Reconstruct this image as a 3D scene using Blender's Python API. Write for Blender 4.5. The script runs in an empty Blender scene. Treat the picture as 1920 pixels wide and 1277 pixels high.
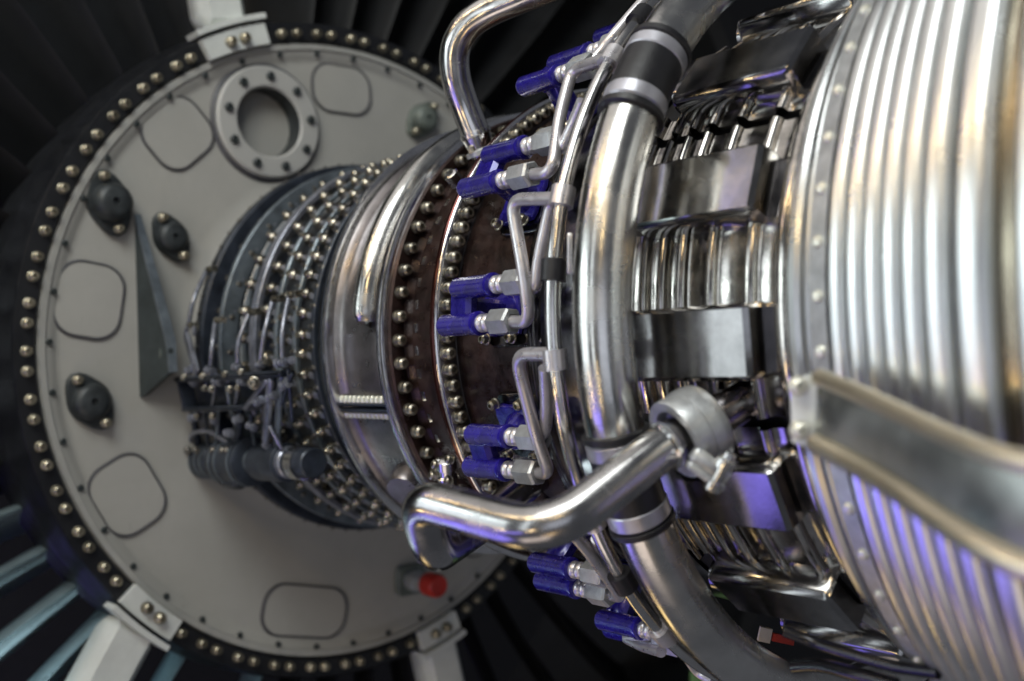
import bpy, math, random
from math import sin, cos, pi, radians as R, hypot
from mathutils import Vector as V, Matrix as M
random.seed(7)
scene = bpy.context.scene
COL = scene.collection

# ------------------------------------------------------------------ camera
# World: X runs along the engine axis (fan -> exhaust), Z is up.  phi = 0 faces the camera side (-Y), phi = 90 is the top.
CAM = V((2.95137287, -1.85209229, -0.07612886))
AX = V((0.65173045, 0.75813244, -0.02196884))     # camera right
AY = V((0.03368934, 0.0, 0.99943235))             # camera up
AZ = V((0.75770209, -0.65210061, -0.02554098))    # camera back
FPX = 2000.0
cd = bpy.data.cameras.new('camera'); cam = bpy.data.objects.new('camera', cd); COL.objects.link(cam)
cam.matrix_world = M(((AX.x, AY.x, AZ.x, CAM.x), (AX.y, AY.y, AZ.y, CAM.y), (AX.z, AY.z, AZ.z, CAM.z), (0, 0, 0, 1)))
cd.sensor_width = 36; cd.lens = 36 * FPX / 1920; cd.clip_end = 200; cd.clip_start = .01
cd.dof.use_dof = True; cd.dof.focus_distance = 1.98; cd.dof.aperture_fstop = 1.7; cd.dof.aperture_blades = 0
scene.camera = cam

# ------------------------------------------------------------------ world, lamps, exposure
w = bpy.data.worlds.new('World'); scene.world = w; w.use_nodes = True
w.node_tree.nodes['Background'].inputs[0].default_value = (.55, .58, .66, 1)
w.node_tree.nodes['Background'].inputs[1].default_value = .14
scene.view_settings.view_transform = 'Standard'; scene.view_settings.look = 'None'
scene.view_settings.exposure = 0.22; scene.view_settings.gamma = 1
scene.render.engine = 'CYCLES'
try:
    scene.cycles.max_bounces = 7; scene.cycles.glossy_bounces = 4; scene.cycles.caustics_reflective = False
    scene.cycles.use_denoising = True; scene.cycles.sample_clamp_indirect = 4
except Exception: pass

def area(name, loc, aim, sx, sy, rad, col):
    l = bpy.data.lights.new(name, 'AREA'); l.shape = 'RECTANGLE'; l.size = sx; l.size_y = sy
    l.energy = rad * pi * sx * sy; l.color = col
    o = bpy.data.objects.new(name, l); COL.objects.link(o); o.location = loc
    o.rotation_euler = (V(aim) - V(loc)).to_track_quat('-Z', 'Y').to_euler(); return o
COOL = (.86, .95, 1.0); WARM = (1, .72, .36); VIO = (.28, .22, 1.0); NEU = (1, .96, .9)
area('hall_lamp_side', (-1.9, -4.5, .45), (1.2, -.4, 0), 5.0, 3.2, 1.85, COOL)
area('hall_lamp_side_slim', (2.0, -5.2, .6), (1.8, 0, 0), .5, 3.4, 2.0, COOL)
area('hall_lamp_top', (.0, -2.8, 4.7), (1.2, 0, 0), 7.0, 4.2, .62, (1, .95, .9))
area('hall_lamp_rear', (2.6, -2.9, 3.2), (0, -.5, .7), 2.2, 1.8, 7.6, (.96, 1, .98))
area('fill_panel_behind', (5.4, -4.6, -.4), (2.0, 0, 0), 3.0, 2.4, .7, (.8, .86, 1.0))  # added unseen fill, keeps the beam and camera-facing steel from going black
area('hall_lamp_violet', (-1.5, -2.9, -3.5), (1.8, 0, -.2), 3.4, 1.9, 2.1, VIO)
area('hall_lamp_violet_side', (.6, -4.2, -1.7), (1.8, 0, -.2), 2.4, .35, 3.0, VIO)
area('hall_lamp_violet_high', (-1.4, -3.4, 2.8), (1.4, 0, .2), .25, 1.4, 2.6, (.42, .4, 1.0))
area('hall_lamp_low', (2.2, -3.0, -3.8), (1.5, 0, -.2), 2.6, 1.4, 1.2, (1, .84, .74))
area('fill_panel_gold', (-.6, -.5, -3.6), (1.8, -.4, -.4), 1.0, .5, 2.6, (1, .70, .3))  # added unseen fill under the engine, tints a hooped strip gold
area('hall_lamp_warm_low', (3.8, -3.0, -3.0), (2.0, 0, 0), .8, .3, 5.0, (1, .66, .3))
for i, (x, y, z, s_) in enumerate(((-2.6, -4.0, 2.6, .3), (-1.2, -4.0, 3.0, .3), (.3, -4.1, 3.1, .3), (1.5, -4.4, 2.9, .3), (2.8, -4.2, 2.6, .3), (4.2, -4.0, 1.9, .25), (.2, -4.3, -1.2, .2), (-1.6, -4.0, -2.0, .25), (2.6, -4.8, -1.2, .22))):
    area('hall_spot', (x, y, z), (1.7, 0, 0), s_*1.3, s_*.7, 34, WARM)
for x, z in ((-2.2, .9), (-.9, 1.15), (.1, .75)):
    area('glint_strip', (x, -4.2, z), (1.9, 0, .1), 1.1, .07, 16, (.85, 1, .95))  # added unseen strips that put bright glints on the ribs
sl_ = bpy.data.lights.new('vane_fill_spot', 'SPOT'); sl_.energy = 3800; sl_.spot_size = R(27); sl_.spot_blend = .5; sl_.shadow_soft_size = .25; sl_.color = (.8, .97, 1)  # added unseen spot that brightens the lower left vanes
so_ = bpy.data.objects.new('vane_fill_spot', sl_); COL.objects.link(so_); so_.location = (1.5, -2.2, -2.9)
so_.rotation_euler = (V((-.3, -1.26, -1.6)) - so_.location).to_track_quat('-Z', 'Y').to_euler()

# ------------------------------------------------------------------ placing helpers (view ray meets a real surface of the engine)
def ray(px, py):
    return AX * ((px - 960) / FPX) - AY * ((py - 638.5) / FPX) - AZ
def on_r(px, py, r):                      # point on the cylinder of radius r round the engine axis
    D = ray(px, py); a = D.y**2 + D.z**2; b = 2 * (CAM.y*D.y + CAM.z*D.z); c = CAM.y**2 + CAM.z**2 - r*r
    q = max(b*b - 4*a*c, 0); return CAM + D * ((-b - math.sqrt(q)) / 2 / a)
def on_s(px, py, s):                      # point on the plane x = s
    D = ray(px, py); return CAM + D * ((s - CAM.x) / D.x)
def on_d(px, py, d): return CAM + ray(px, py) * d
def cyl(s, r, ph): return V((s, -r*cos(R(ph)), r*sin(R(ph))))
def phi(p): return math.degrees(math.atan2(p.z, -p.y))
def frame(s, r, ph):                      # local x = axial, -y = outward, z = towards larger phi
    return M.Translation(cyl(s, r, ph)) @ M.Rotation(-R(ph), 4, 'X')
def look(p, zdir, up=V((0, 0, 1))):
    z = V(zdir).normalized(); x = V(up).cross(z)
    if x.length < 1e-4: x = V((1, 0, 0)).cross(z)
    x.normalize(); y = z.cross(x)
    return M(((x.x, y.x, z.x, p[0]), (x.y, y.y, z.y, p[1]), (x.z, y.z, z.z, p[2]), (0, 0, 0, 1)))

# ------------------------------------------------------------------ materials
def mat(name, col, metal=0.0, rough=.4, var=.12, scale=14, bump=.0, coat=0, rvar=.1, col2=None, spec=.5, bscale=None, rnd=0, grime=0):
    m = bpy.data.materials.new(name); m.use_nodes = True; nt = m.node_tree; b = nt.nodes['Principled BSDF']
    tc = nt.nodes.new('ShaderNodeTexCoord'); n = nt.nodes.new('ShaderNodeTexNoise'); n.inputs['Scale'].default_value = scale
    n.inputs['Detail'].default_value = 6; n.inputs['Roughness'].default_value = .65
    nt.links.new(tc.outputs['Object'], n.inputs['Vector'])
    cr = nt.nodes.new('ShaderNodeValToRGB'); c2 = col2 or tuple(c * (1 - var*2.2) for c in col)
    cr.color_ramp.elements[0].position = .33; cr.color_ramp.elements[1].position = .68
    cr.color_ramp.elements[0].color = (*c2, 1); cr.color_ramp.elements[1].color = (*[min(1, c*(1+var*.5)) for c in col], 1)
    nt.links.new(n.outputs['Fac'], cr.inputs['Fac']); nt.links.new(cr.outputs['Color'], b.inputs['Base Color'])
    src = cr.outputs['Color']
    def mul(src, fac):
        mx = nt.nodes.new('ShaderNodeMix'); mx.data_type = 'RGBA'; mx.blend_type = 'MULTIPLY'; mx.inputs[0].default_value = 1
        nt.links.new(src, mx.inputs[6]); nt.links.new(fac, mx.inputs[7]); return mx.outputs[2]
    if rnd:                                   # each copy a little lighter or darker than the next
        oi = nt.nodes.new('ShaderNodeObjectInfo'); q = nt.nodes.new('ShaderNodeMapRange'); q.inputs[3].default_value = 1 - rnd; q.inputs[4].default_value = 1 + rnd*.3
        nt.links.new(oi.outputs['Random'], q.inputs[0]); src = mul(src, q.outputs[0])
    if grime:                                 # sparse darker smudges and fine scratches
        for sc_, lo, hi, st in ((1.7, .54, .72, grime), (38, .62, .70, grime*.8)):
            g = nt.nodes.new('ShaderNodeTexNoise'); g.inputs['Scale'].default_value = sc_; g.inputs['Detail'].default_value = 9; g.inputs['Roughness'].default_value = .7
            mp = nt.nodes.new('ShaderNodeMapping'); mp.inputs['Scale'].default_value = (1, 1, .35 if sc_ > 5 else 1)
            nt.links.new(tc.outputs['Object'], mp.inputs['Vector']); nt.links.new(mp.outputs[0], g.inputs['Vector'])
            q = nt.nodes.new('ShaderNodeMapRange'); q.inputs[1].default_value = lo; q.inputs[2].default_value = hi; q.inputs[3].default_value = 1; q.inputs[4].default_value = 1 - st
            nt.links.new(g.outputs['Fac'], q.inputs[0]); src = mul(src, q.outputs[0])
    nt.links.new(src, b.inputs['Base Color'])
    n2 = nt.nodes.new('ShaderNodeTexNoise'); n2.inputs['Scale'].default_value = scale*2.3; n2.inputs['Detail'].default_value = 4
    nt.links.new(tc.outputs['Object'], n2.inputs['Vector'])
    mr = nt.nodes.new('ShaderNodeMapRange'); mr.inputs[1].default_value = .3; mr.inputs[2].default_value = .7
    mr.inputs[3].default_value = max(.02, rough - rvar*.5); mr.inputs[4].default_value = min(1, rough + rvar)
    nt.links.new(n2.outputs['Fac'], mr.inputs[0]); nt.links.new(mr.outputs[0], b.inputs['Roughness'])
    b.inputs['Metallic'].default_value = metal; b.inputs['Coat Weight'].default_value = coat
    b.inputs['Coat Roughness'].default_value = .08; b.inputs['Specular IOR Level'].default_value = spec
    if bump:
        n3 = nt.nodes.new('ShaderNodeTexNoise'); n3.inputs['Scale'].default_value = bscale or 260; n3.inputs['Detail'].default_value = 3
        nt.links.new(tc.outputs['Object'], n3.inputs['Vector'])
        bp = nt.nodes.new('ShaderNodeBump'); bp.inputs['Strength'].default_value = bump; bp.inputs['Distance'].default_value = .002
        nt.links.new(n3.outputs['Fac'], bp.inputs['Height']); nt.links.new(bp.outputs['Normal'], b.inputs['Normal'])
    return m
PLATE = mat('grey_plate_paint', (.44, .435, .405), 0, .42, .05, 3.5, .25, rvar=.12, bscale=420, grime=.13)
PORTP = mat('port_flange_paint', (.47, .47, .45), 0, .42, .02, 3, .2)
RIM = mat('grey_rim_paint', (.42, .42, .395), 0, .38, .08, 6, .15, grime=.2)
BEAD = mat('dark_edge_bead', (.085, .085, .095), 0, .5)  # dark raised outline round the panels and the port
BLACKP = mat('black_ring_paint', (.010, .011, .014), 0, .42, .2, 12, .2)
WHITEP = mat('white_strut_paint', (.74, .77, .74), 0, .4, .06, 9, .1, grime=.2)
CASEBL = mat('blue_grey_casing_paint', (.045, .056, .078), .35, .34, .25, 18, .2)
RINGBL = mat('blue_grey_ring_metal', (.25, .295, .335), .6, .33, .2, 20, .2)
LEVER = mat('slate_lever_metal', (.36, .38, .45), .7, .3, .2, 30, .1)
BOLT = mat('aged_bolt_steel', (.54, .50, .41), .95, .26, .3, 45, .1, rnd=.4)
BOLTP = mat('plated_bolt', (.58, .53, .40), .9, .3, .25, 40, rnd=.4)
CASE = mat('polished_casing_steel', (.27, .25, .25), .92, .3, .22, 10, .12)
BROWN = mat('heat_darkened_casing', (.046, .026, .023), .55, .3, .35, 16, .2, rvar=.2)
BROWNG = mat('heat_darkened_gloss_ring', (.10, .035, .03), .8, .16, .25, 16)
STUD = mat('grey_stud_steel', (.42, .40, .36), .85, .32, .35, 45, .1, rnd=.4)
EDGE = mat('bright_machined_edge', (.78, .77, .78), 1, .16, .08, 30)
BLUE = mat('cobalt_blue_enamel', (.028, .017, .34), .2, .26, .25, 30, .08, coat=.8, rnd=.3, grime=.3)
FIT = mat('dull_grey_fitting', (.52, .54, .55), .6, .36, .12, 40, .15, rnd=.15, grime=.25)
PIPE = mat('satin_grey_pipe', (.66, .64, .66), .75, .3, .08, 22, .08, bscale=500)
CHROME = mat('polished_tube_steel', (.68, .665, .65), 1, .17, .1, 9, .05, rvar=.12)
ELBOW = mat('dull_elbow_steel', (.50, .49, .485), 1, .2, .15, 9, .05, rvar=.12)
DUCT = mat('satin_duct_steel', (.68, .67, .64), 1, .22, .14, 7, .06, rvar=.13)
DARKCH = mat('dark_smoked_steel', (.22, .21, .22), 1, .16, .2, 9, .05)
RUBBER = mat('black_rubber_sleeve', (.012, .012, .015), 0, .42, .2, 30, .2)
BAND = mat('grey_sleeve_band', (.5, .5, .55), .6, .34, .1, 20)
BOX = mat('smoked_box_steel', (.34, .335, .33), 1, .14, .2, 8, .04, rvar=.08)
LINER = mat('polished_liner_steel', (.60, .57, .53), 1, .13, .25, 14, .05)
DEEP = mat('black_recess', (.008, .008, .009), .2, .5)
RIB = mat('brushed_exhaust_steel', (.74, .76, .76), 1, .3, .08, 6, .05, rvar=.08)
INNER = mat('bronzed_exhaust_wall', (.24, .21, .16), 1, .26, .2, 5)
RIVET = mat('pale_rivet', (.80, .80, .70), .6, .35)
BEAM = mat('satin_beam_steel', (.50, .52, .51), 1, .3, .2, 6, .08)
LIP = mat('polished_beam_lip', (.78, .70, .54), 1, .3, .04, 4, rvar=.04)
VANE_LIT = mat('lit_teal_vane_metal', (.34, .44, .48), .5, .3, .2, 5, .1)  # lit copy of the vane metal, light put into the colour
FAN_SHADED = mat('shaded_fan_metal', (.006, .007, .009), .1, .6, .3, 5, .1)  # shaded copy, near-black colour stands for the unlit part of the fan
RED = mat('red_plastic_cap', (.50, .03, .02), 0, .35, .1, 20, .1)
KNOB = mat('black_grey_cap_bore_shade', (.05, .058, .062), .2, .4, .25, 26, .2)
ARM = mat('green_grey_bracket_paint', (.055, .068, .07), .2, .4, .2, 12, .2)
LGREY = mat('pale_sage_cap_paint', (.17, .20, .18), .1, .42, .2, 20, .2)
GREEN = mat('pale_green_board', (.20, .42, .12), 0, .5)
SIGNR = mat('red_board', (.75, .06, .03), 0, .4); SIGNW = mat('cream_board', (.8, .7, .6), 0, .4)
DEEPM = mat('black_gloss_pipe_groove_shade', (.04, .04, .045), .8, .2)
HALL = mat('dark_hall_wall', (.008, .008, .010), 0, .7)

# ------------------------------------------------------------------ mesh building
OFF = {}
def make_obj(name, me, parent=None):
    o = bpy.data.objects.new(name, me); COL.objects.link(o)
    if parent is not None: o.parent = parent
    OFF[o.name] = OFF[parent.name] if parent is not None else V((0, 0, 0)); return o
class MB:
    def __init__(s): s.v = []; s.f = []
    def add(s, vs, fs):
        k = len(s.v); s.v += [tuple(a) for a in vs]; s.f += [tuple(i + k for i in f) for f in fs]; return s
    def grid(s, rows, cu=False, cv=False, cap0=False, cap1=False):
        n = len(rows); m = len(rows[0]); vs = [p for r in rows for p in r]; fs = []
        for i in range(n if cu else n - 1):
            for j in range(m if cv else m - 1):
                a = i*m + j; b = i*m + (j+1) % m; c = ((i+1) % n)*m + (j+1) % m; d = ((i+1) % n)*m + j
                fs.append((a, b, c, d))
        if cap0: fs.append(tuple(range(m))[::-1])
        if cap1: fs.append(tuple((n-1)*m + j for j in range(m)))
        return s.add(vs, fs)
    def revolve(s, prof, p0=-180, p1=180, n=180):
        full = abs((p1 - p0) - 360) < 1e-6; k = n if full else n + 1
        rows = [[cyl(a, b, p0 + (p1-p0)*i/n) for a, b in prof] for i in range(k)]
        return s.grid(rows, cu=full)
    def shell(s, prof, p0, p1, n, thick):      # closed solid sector: outer profile and a plain inner face
        inner = [(a, b - thick) for a, b in prof][::-1]
        loop = list(prof) + inner
        rows = [[cyl(a, b, p0 + (p1-p0)*i/n) for a, b in loop] for i in range(n+1)]
        return s.grid(rows, cv=True, cap0=True, cap1=True)
    def lathe(s, prof, mtx=None, n=16, cap0=True, cap1=True, tw=0):
        mtx = mtx or M(); rows = []
        for k, (z, r) in enumerate(prof):
            rows.append([mtx @ V((r*cos(2*pi*j/n + tw), r*sin(2*pi*j/n + tw), z)) for j in range(n)])
        return s.grid(rows, cv=True, cap0=cap0, cap1=cap1)
    def box(s, mtx, sx, sy, sz, bev=0):
        b = min(bev, sx*.45, sy*.45, sz*.45); x, y, z = sx/2, sy/2, sz/2; rows = []
        for dz, i in ((-z, b), (-z + b, 0), (z - b, 0), (z, b)) if b > 0 else ((-z, 0), (z, 0)):
            X, Y = x - i, y - i; c = b
            if b > 0: ring = [(-X, -Y + c), (-X + c, -Y), (X - c, -Y), (X, -Y + c), (X, Y - c), (X - c, Y), (-X + c, Y), (-X, Y - c)]
            else: ring = [(-X, -Y), (X, -Y), (X, Y), (-X, Y)]
            rows.append([mtx @ V((p[0], p[1], dz)) for p in ring])
        return s.grid(rows, cv=True, cap0=True, cap1=True)
    def tube(s, pts, rad, n=20, caps=True, squash=1.0):
        pts = [V(p) for p in pts]; N = len(pts); rows = []
        T = [(pts[min(i+1, N-1)] - pts[max(i-1, 0)]).normalized() for i in range(N)]
        u = V((0, 0, 1)).cross(T[0])
        if u.length < .05: u = V((0, 1, 0)).cross(T[0])
        u.normalize()
        for i in range(N):
            u = (u - T[i] * u.dot(T[i])).normalized(); v = T[i].cross(u)
            r = rad[i] if isinstance(rad, (list, tuple)) else rad
            rows.append([pts[i] + (u*cos(2*pi*j/n) + v*sin(2*pi*j/n)) * r for j in range(n)])
        return s.grid(rows, cv=True, cap0=caps, cap1=caps)
    def prism(s, outline, mtx, h, bev=0):      # outline in local xy, extruded along local z from 0 to h
        cx = sum(p[0] for p in outline)/len(outline); cy = sum(p[1] for p in outline)/len(outline)
        def ring(z, k): return [mtx @ V((cx + (p[0]-cx)*k, cy + (p[1]-cy)*k, z)) for p in outline]
        ext = max(hypot(p[0]-cx, p[1]-cy) for p in outline); kb = 1 - bev/ext if bev else 1
        rows = [ring(0, 1), ring(h - bev, 1), ring(h, kb)] if bev else [ring(0, 1), ring(h, 1)]
        return s.grid(rows, cv=True, cap0=True, cap1=True)
    def mesh(s, name, m, off=V((0, 0, 0)), ang=38):
        me = bpy.data.meshes.new(name); me.from_pydata([tuple(V(p) - off) for p in s.v], [], s.f)
        import bmesh
        bm = bmesh.new(); bm.from_mesh(me); bmesh.ops.recalc_face_normals(bm, faces=bm.faces); bm.to_mesh(me); bm.free()
        me.shade_smooth(); me.set_sharp_from_angle(angle=R(ang)); me.materials.append(m); return me
    def obj(s, name, m, parent=None, ang=38):
        off = OFF[parent.name] if parent is not None else V((0, 0, 0))
        return make_obj(name, s.mesh(name, m, off, ang), parent)
def inst(me, name, parent, mtx):
    o = make_obj(name, me, parent); o.matrix_local = M.Translation(-OFF[parent.name]) @ mtx
    return o
def thing(name, label, cat, loc=(0, 0, 0), group=None, local=False):
    o = bpy.data.objects.new(name, None); COL.objects.link(o); o.empty_display_size = .05
    o.location = loc; OFF[o.name] = V((0, 0, 0)) if local else V(loc); o['label'] = label; o['category'] = cat
    if group: o['group'] = group
    return o
def tag(o, label, cat, group=None):
    o['label'] = label; o['category'] = cat
    if group: o['group'] = group
    return o
def path(pts, fil=.03, seg=7):                # polyline with rounded corners
    pts = [V(p) for p in pts]; out = [pts[0]]
    for a, b, c in zip(pts, pts[1:], pts[2:]):
        f = min(fil, (b-a).length*.48, (c-b).length*.48); p = b + (a-b).normalized()*f; q = b + (c-b).normalized()*f
        for i in range(seg + 1):
            t = i/seg; out.append(p*(1-t)**2 + b*2*t*(1-t) + q*t*t)
    out.append(pts[-1]); return out
def smooth(pts, n=8):                         # Catmull-Rom through the points
    pts = [V(p) for p in pts]; P = [pts[0]*2 - pts[1]] + pts + [pts[-1]*2 - pts[-2]]; out = []
    for i in range(1, len(P) - 2):
        for k in range(n):
            t = k/n; a, b, c, d = P[i-1], P[i], P[i+1], P[i+2]
            out.append((b*2 + (c-a)*t + (a*2 - b*5 + c*4 - d)*t*t + (b*3 - a - c*3 + d)*t**3) * .5)
    out.append(pts[-1]); return out
def arc(s, r, p0, p1, n): return [cyl(s, r, p0 + (p1-p0)*i/n) for i in range(n+1)]

# bolt: washer, flared collar, twelve-sided nut, hollow stud.  unit = radius of the washer, grows along +z
bb = MB().lathe([(0, 1), (.22, 1), (.30, .82), (.62, .80), (.70, .88), (1.22, .86), (1.40, .70), (1.50, .56), (1.50, .34), (.9, .30)], n=12)
BOLTME = {}
def boltmesh(m):
    if m.name not in BOLTME: BOLTME[m.name] = bb.mesh('bolt', m, ang=30)
    return BOLTME[m.name]
cone = MB().lathe([(0, 1), (.25, 1), (.35, .8), (1.0, .72), (1.3, .5), (1.75, .42), (1.85, .25)], n=10)
CONEME = cone.mesh('bolt', BOLT)
SX = M.Rotation(pi/2, 4, 'Y')                 # +z -> +x
SXN = M.Rotation(-pi/2, 4, 'Y')               # +z -> -x
SOUT = M.Rotation(pi/2, 4, 'X')               # +z -> local -y (outward in frame())
def jit(a): return random.uniform(-a, a)

# ================================================================== background
def structure(o): o['kind'] = 'structure'; return o
wall = MB().box(M.Translation((-3.2, 2, 0)), .2, 22, 14).obj('back_wall', HALL); structure(wall)
b = MB().box(look(on_d(1440, 1345, 3.6), AZ), .52, .34, .03, .01)
tag(b.obj('display_board', GREEN), 'blurred pale green board far below the lower end of the big duct', 'board')

# fan duct: dark outer wall round the vanes
structure(MB().revolve([(-1.1, 2.25), (.1, 2.2), (.14, 2.24), (.14, 2.32), (-1.1, 2.34)], n=96).obj('fan_duct_wall', FAN_SHADED))

# guide vanes behind the bolted ring
def vane_mesh(m):
    rows = []
    for k in range(9):
        t = k/8; r = 1.0 + 1.22*t; ch = .30 + .10*t; st = R(24 + 8*t); th = .026 - .008*t; lean = .14*math.sin(t*1.6)
        sec = []
        for j in range(18):
            a = 2*pi*j/18; cx = cos(a)*.5; cy = sin(a)*.5*(1 - .35*cos(a)); camber = .07*(1 - (2*cx)**2)
            x = cx*ch; y = cy*th*2 + camber*ch
            sec.append(V((-.30 + x*cos(st) - y*sin(st), -r, lean + x*sin(st) + y*cos(st))))
        rows.append(sec)
    return MB().grid(rows, cv=True, cap0=True, cap1=True).mesh('guide_vane', m)
vm1, vm2 = vane_mesh(VANE_LIT), vane_mesh(FAN_SHADED)
litlab = ['teal guide vane highest on the left edge, level with the lowest dark cap', 'second teal guide vane down the left edge of the photo', 'third teal guide vane down the left edge, above the corner', 'teal guide vane running out of the lower left corner', 'teal guide vane immediately left of the lower left white strut', 'teal guide vane immediately right of the lower left white strut', 'teal guide vane at the bottom edge, second right of the lower left strut', 'teal guide vane at the bottom edge, third right of the lower left strut', 'teal guide vane under the lowest access panel', 'teal guide vane under the lowest panel\'s right end']
bright = ['widest bright teal guide vane low at the left edge', 'pale teal guide vane beside the widest one, running down to the corner',
          'slim teal guide vane left of the lower left white strut', 'brightest teal guide vane just right of the lower left white strut',
          'short teal guide vane at the bottom, second right of the strut']
for k in range(48):
    ph = k*7.5 + 2
    q = ((ph + 180) % 360) - 180
    if abs(q - 77.5) < 3.4 or abs(q + 70.5) < 3.4 or abs(q + 118) < 3.4: continue
    dist = -q
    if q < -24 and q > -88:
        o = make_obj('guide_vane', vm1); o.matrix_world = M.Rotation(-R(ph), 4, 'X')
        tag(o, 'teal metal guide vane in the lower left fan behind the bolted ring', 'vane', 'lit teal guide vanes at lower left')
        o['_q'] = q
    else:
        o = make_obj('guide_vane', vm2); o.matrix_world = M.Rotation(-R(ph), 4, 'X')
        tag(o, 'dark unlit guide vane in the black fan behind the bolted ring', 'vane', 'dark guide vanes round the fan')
lit = sorted([o for o in scene.objects if '_q' in o], key=lambda o: o['_q'])
for n_, o in enumerate(lit[::-1]):
    del o['_q']; o['label'] = litlab[n_]

# ================================================================== fan frame plate
fp = thing('frame_plate', 'large round grey painted plate ringed by bolts behind the engine core', 'plate')
MB().revolve([(-.06, .30), (.10, .46), (.055, .49), (.02, .52), (.007, .55), (.001, .585), (0, .60), (0, .66), (0, .905), (0, .915), (.003, .923), (.010, .934), (.013, .945), (.014, .962), (.008, .972), (-.05, .974)], n=200).obj('plate_face', PLATE, fp)
pf = [o for o in fp.children if o.name.startswith('plate_face')][0]
def bore(o, px, py, r):                       # cut a round hole through the plate
    mt, p = on_plate(px, py); c = MB().lathe([(-.05, r), (.05, r)], mt, 48).obj('cutter', PLATE)
    md = o.modifiers.new('b', 'BOOLEAN'); md.operation = 'DIFFERENCE'; md.object = c; md.solver = 'EXACT'
    bpy.context.view_layer.update()
    me = bpy.data.meshes.new_from_object(o.evaluated_get(bpy.context.evaluated_depsgraph_get()))
    o.modifiers.clear(); me.name = 'plate_face'; o.data = me; bpy.data.objects.remove(c)
MB().revolve([(.0145, .950), (.020, .952), (.020, .968), (.012, .9705)], n=200).obj('outer_lip', RIM, fp)
scr = MB().lathe([(0, .009), (.006, .009), (.008, .006), (.004, .004)], n=8).mesh('screw', ARM)
for k in range(44):
    ph = k*360/44 + 1.2
    if -125 < ((ph+180) % 360)-180 < 130: inst(scr, 'screw', fp, frame(.0115, .9405, ph) @ SX)
def rrect(a, b, r, n=6, pw=0):
    out = []
    for sx, sy, a0 in ((1, 1, 0), (-1, 1, 90), (-1, -1, 180), (1, -1, 270)):
        for i in range(n+1):
            t = R(a0 + 90*i/n); out.append((sx*(a/2 - r) + r*cos(t), sy*(b/2 - r) + r*sin(t)))
    return out
def on_plate(px, py, roll=None):              # local z = +X (out of the plate), local x radial
    p = on_s(px, py, 0); ph = phi(p) if roll is None else roll
    rad = cyl(0, 1, ph); tan = V((1, 0, 0)).cross(rad)
    return M(((0, 0, 1, p.x), (rad.y, tan.y, 0, p.y), (rad.z, tan.z, 0, p.z), (0, 0, 0, 1))), p
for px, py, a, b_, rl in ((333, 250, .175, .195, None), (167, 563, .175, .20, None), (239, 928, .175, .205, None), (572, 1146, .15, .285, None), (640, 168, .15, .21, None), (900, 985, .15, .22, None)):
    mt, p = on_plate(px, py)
    pa = MB().prism(rrect(a, b_, .062), mt, .005, .002).obj('access_panel', PLATE, fp)
    ol = [mt @ V((x, y, .004)) for x, y in rrect(a + .012, b_ + .012, .068)]
    MB().grid([[mt @ V((x*k, y*k, z)) for x, y in rrect(a, b_, .062)] for k, z in ((1.07, .0005), (1.055, .006), (1.015, .0075), (.99, .003))], cv=True).obj('dark_bead', BEAD, pa)
# the round port
bore(pf, 500, 231, .107)
mt, p = on_plate(500, 231)
pt = thing('round_port', 'round flanged port with a deep open bore high on the grey plate', 'port', p)
MB().lathe([(0, .172), (.018, .172), (.024, .166), (.024, .112), (.018, .106)], mt, 56, cap0=False, cap1=False).obj('flange', PORTP, pt)
MB().lathe([(.0005, .186), (.006, .182), (.009, .174), (.004, .171)], mt, 56, False, False).obj('dark_bead', BEAD, pt)
MB().lathe([(.018, .106), (-.19, .104)], mt, 56, False, False).obj('bore', KNOB, pt)  # black-grey colour paints in the shade inside the bore
MB().lathe([(-.189, 0.001), (-.180, .06), (-.175, .1035)], mt, 40, False, False).obj('inner_disc', LGREY, pt)
for k in range(9):
    a = 2*pi*k/9 + .3; inst(scr, 'screw', pt, mt @ M.Translation((.14*cos(a), .14*sin(a), .0245)) @ M.Scale(1.5, 4))

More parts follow.
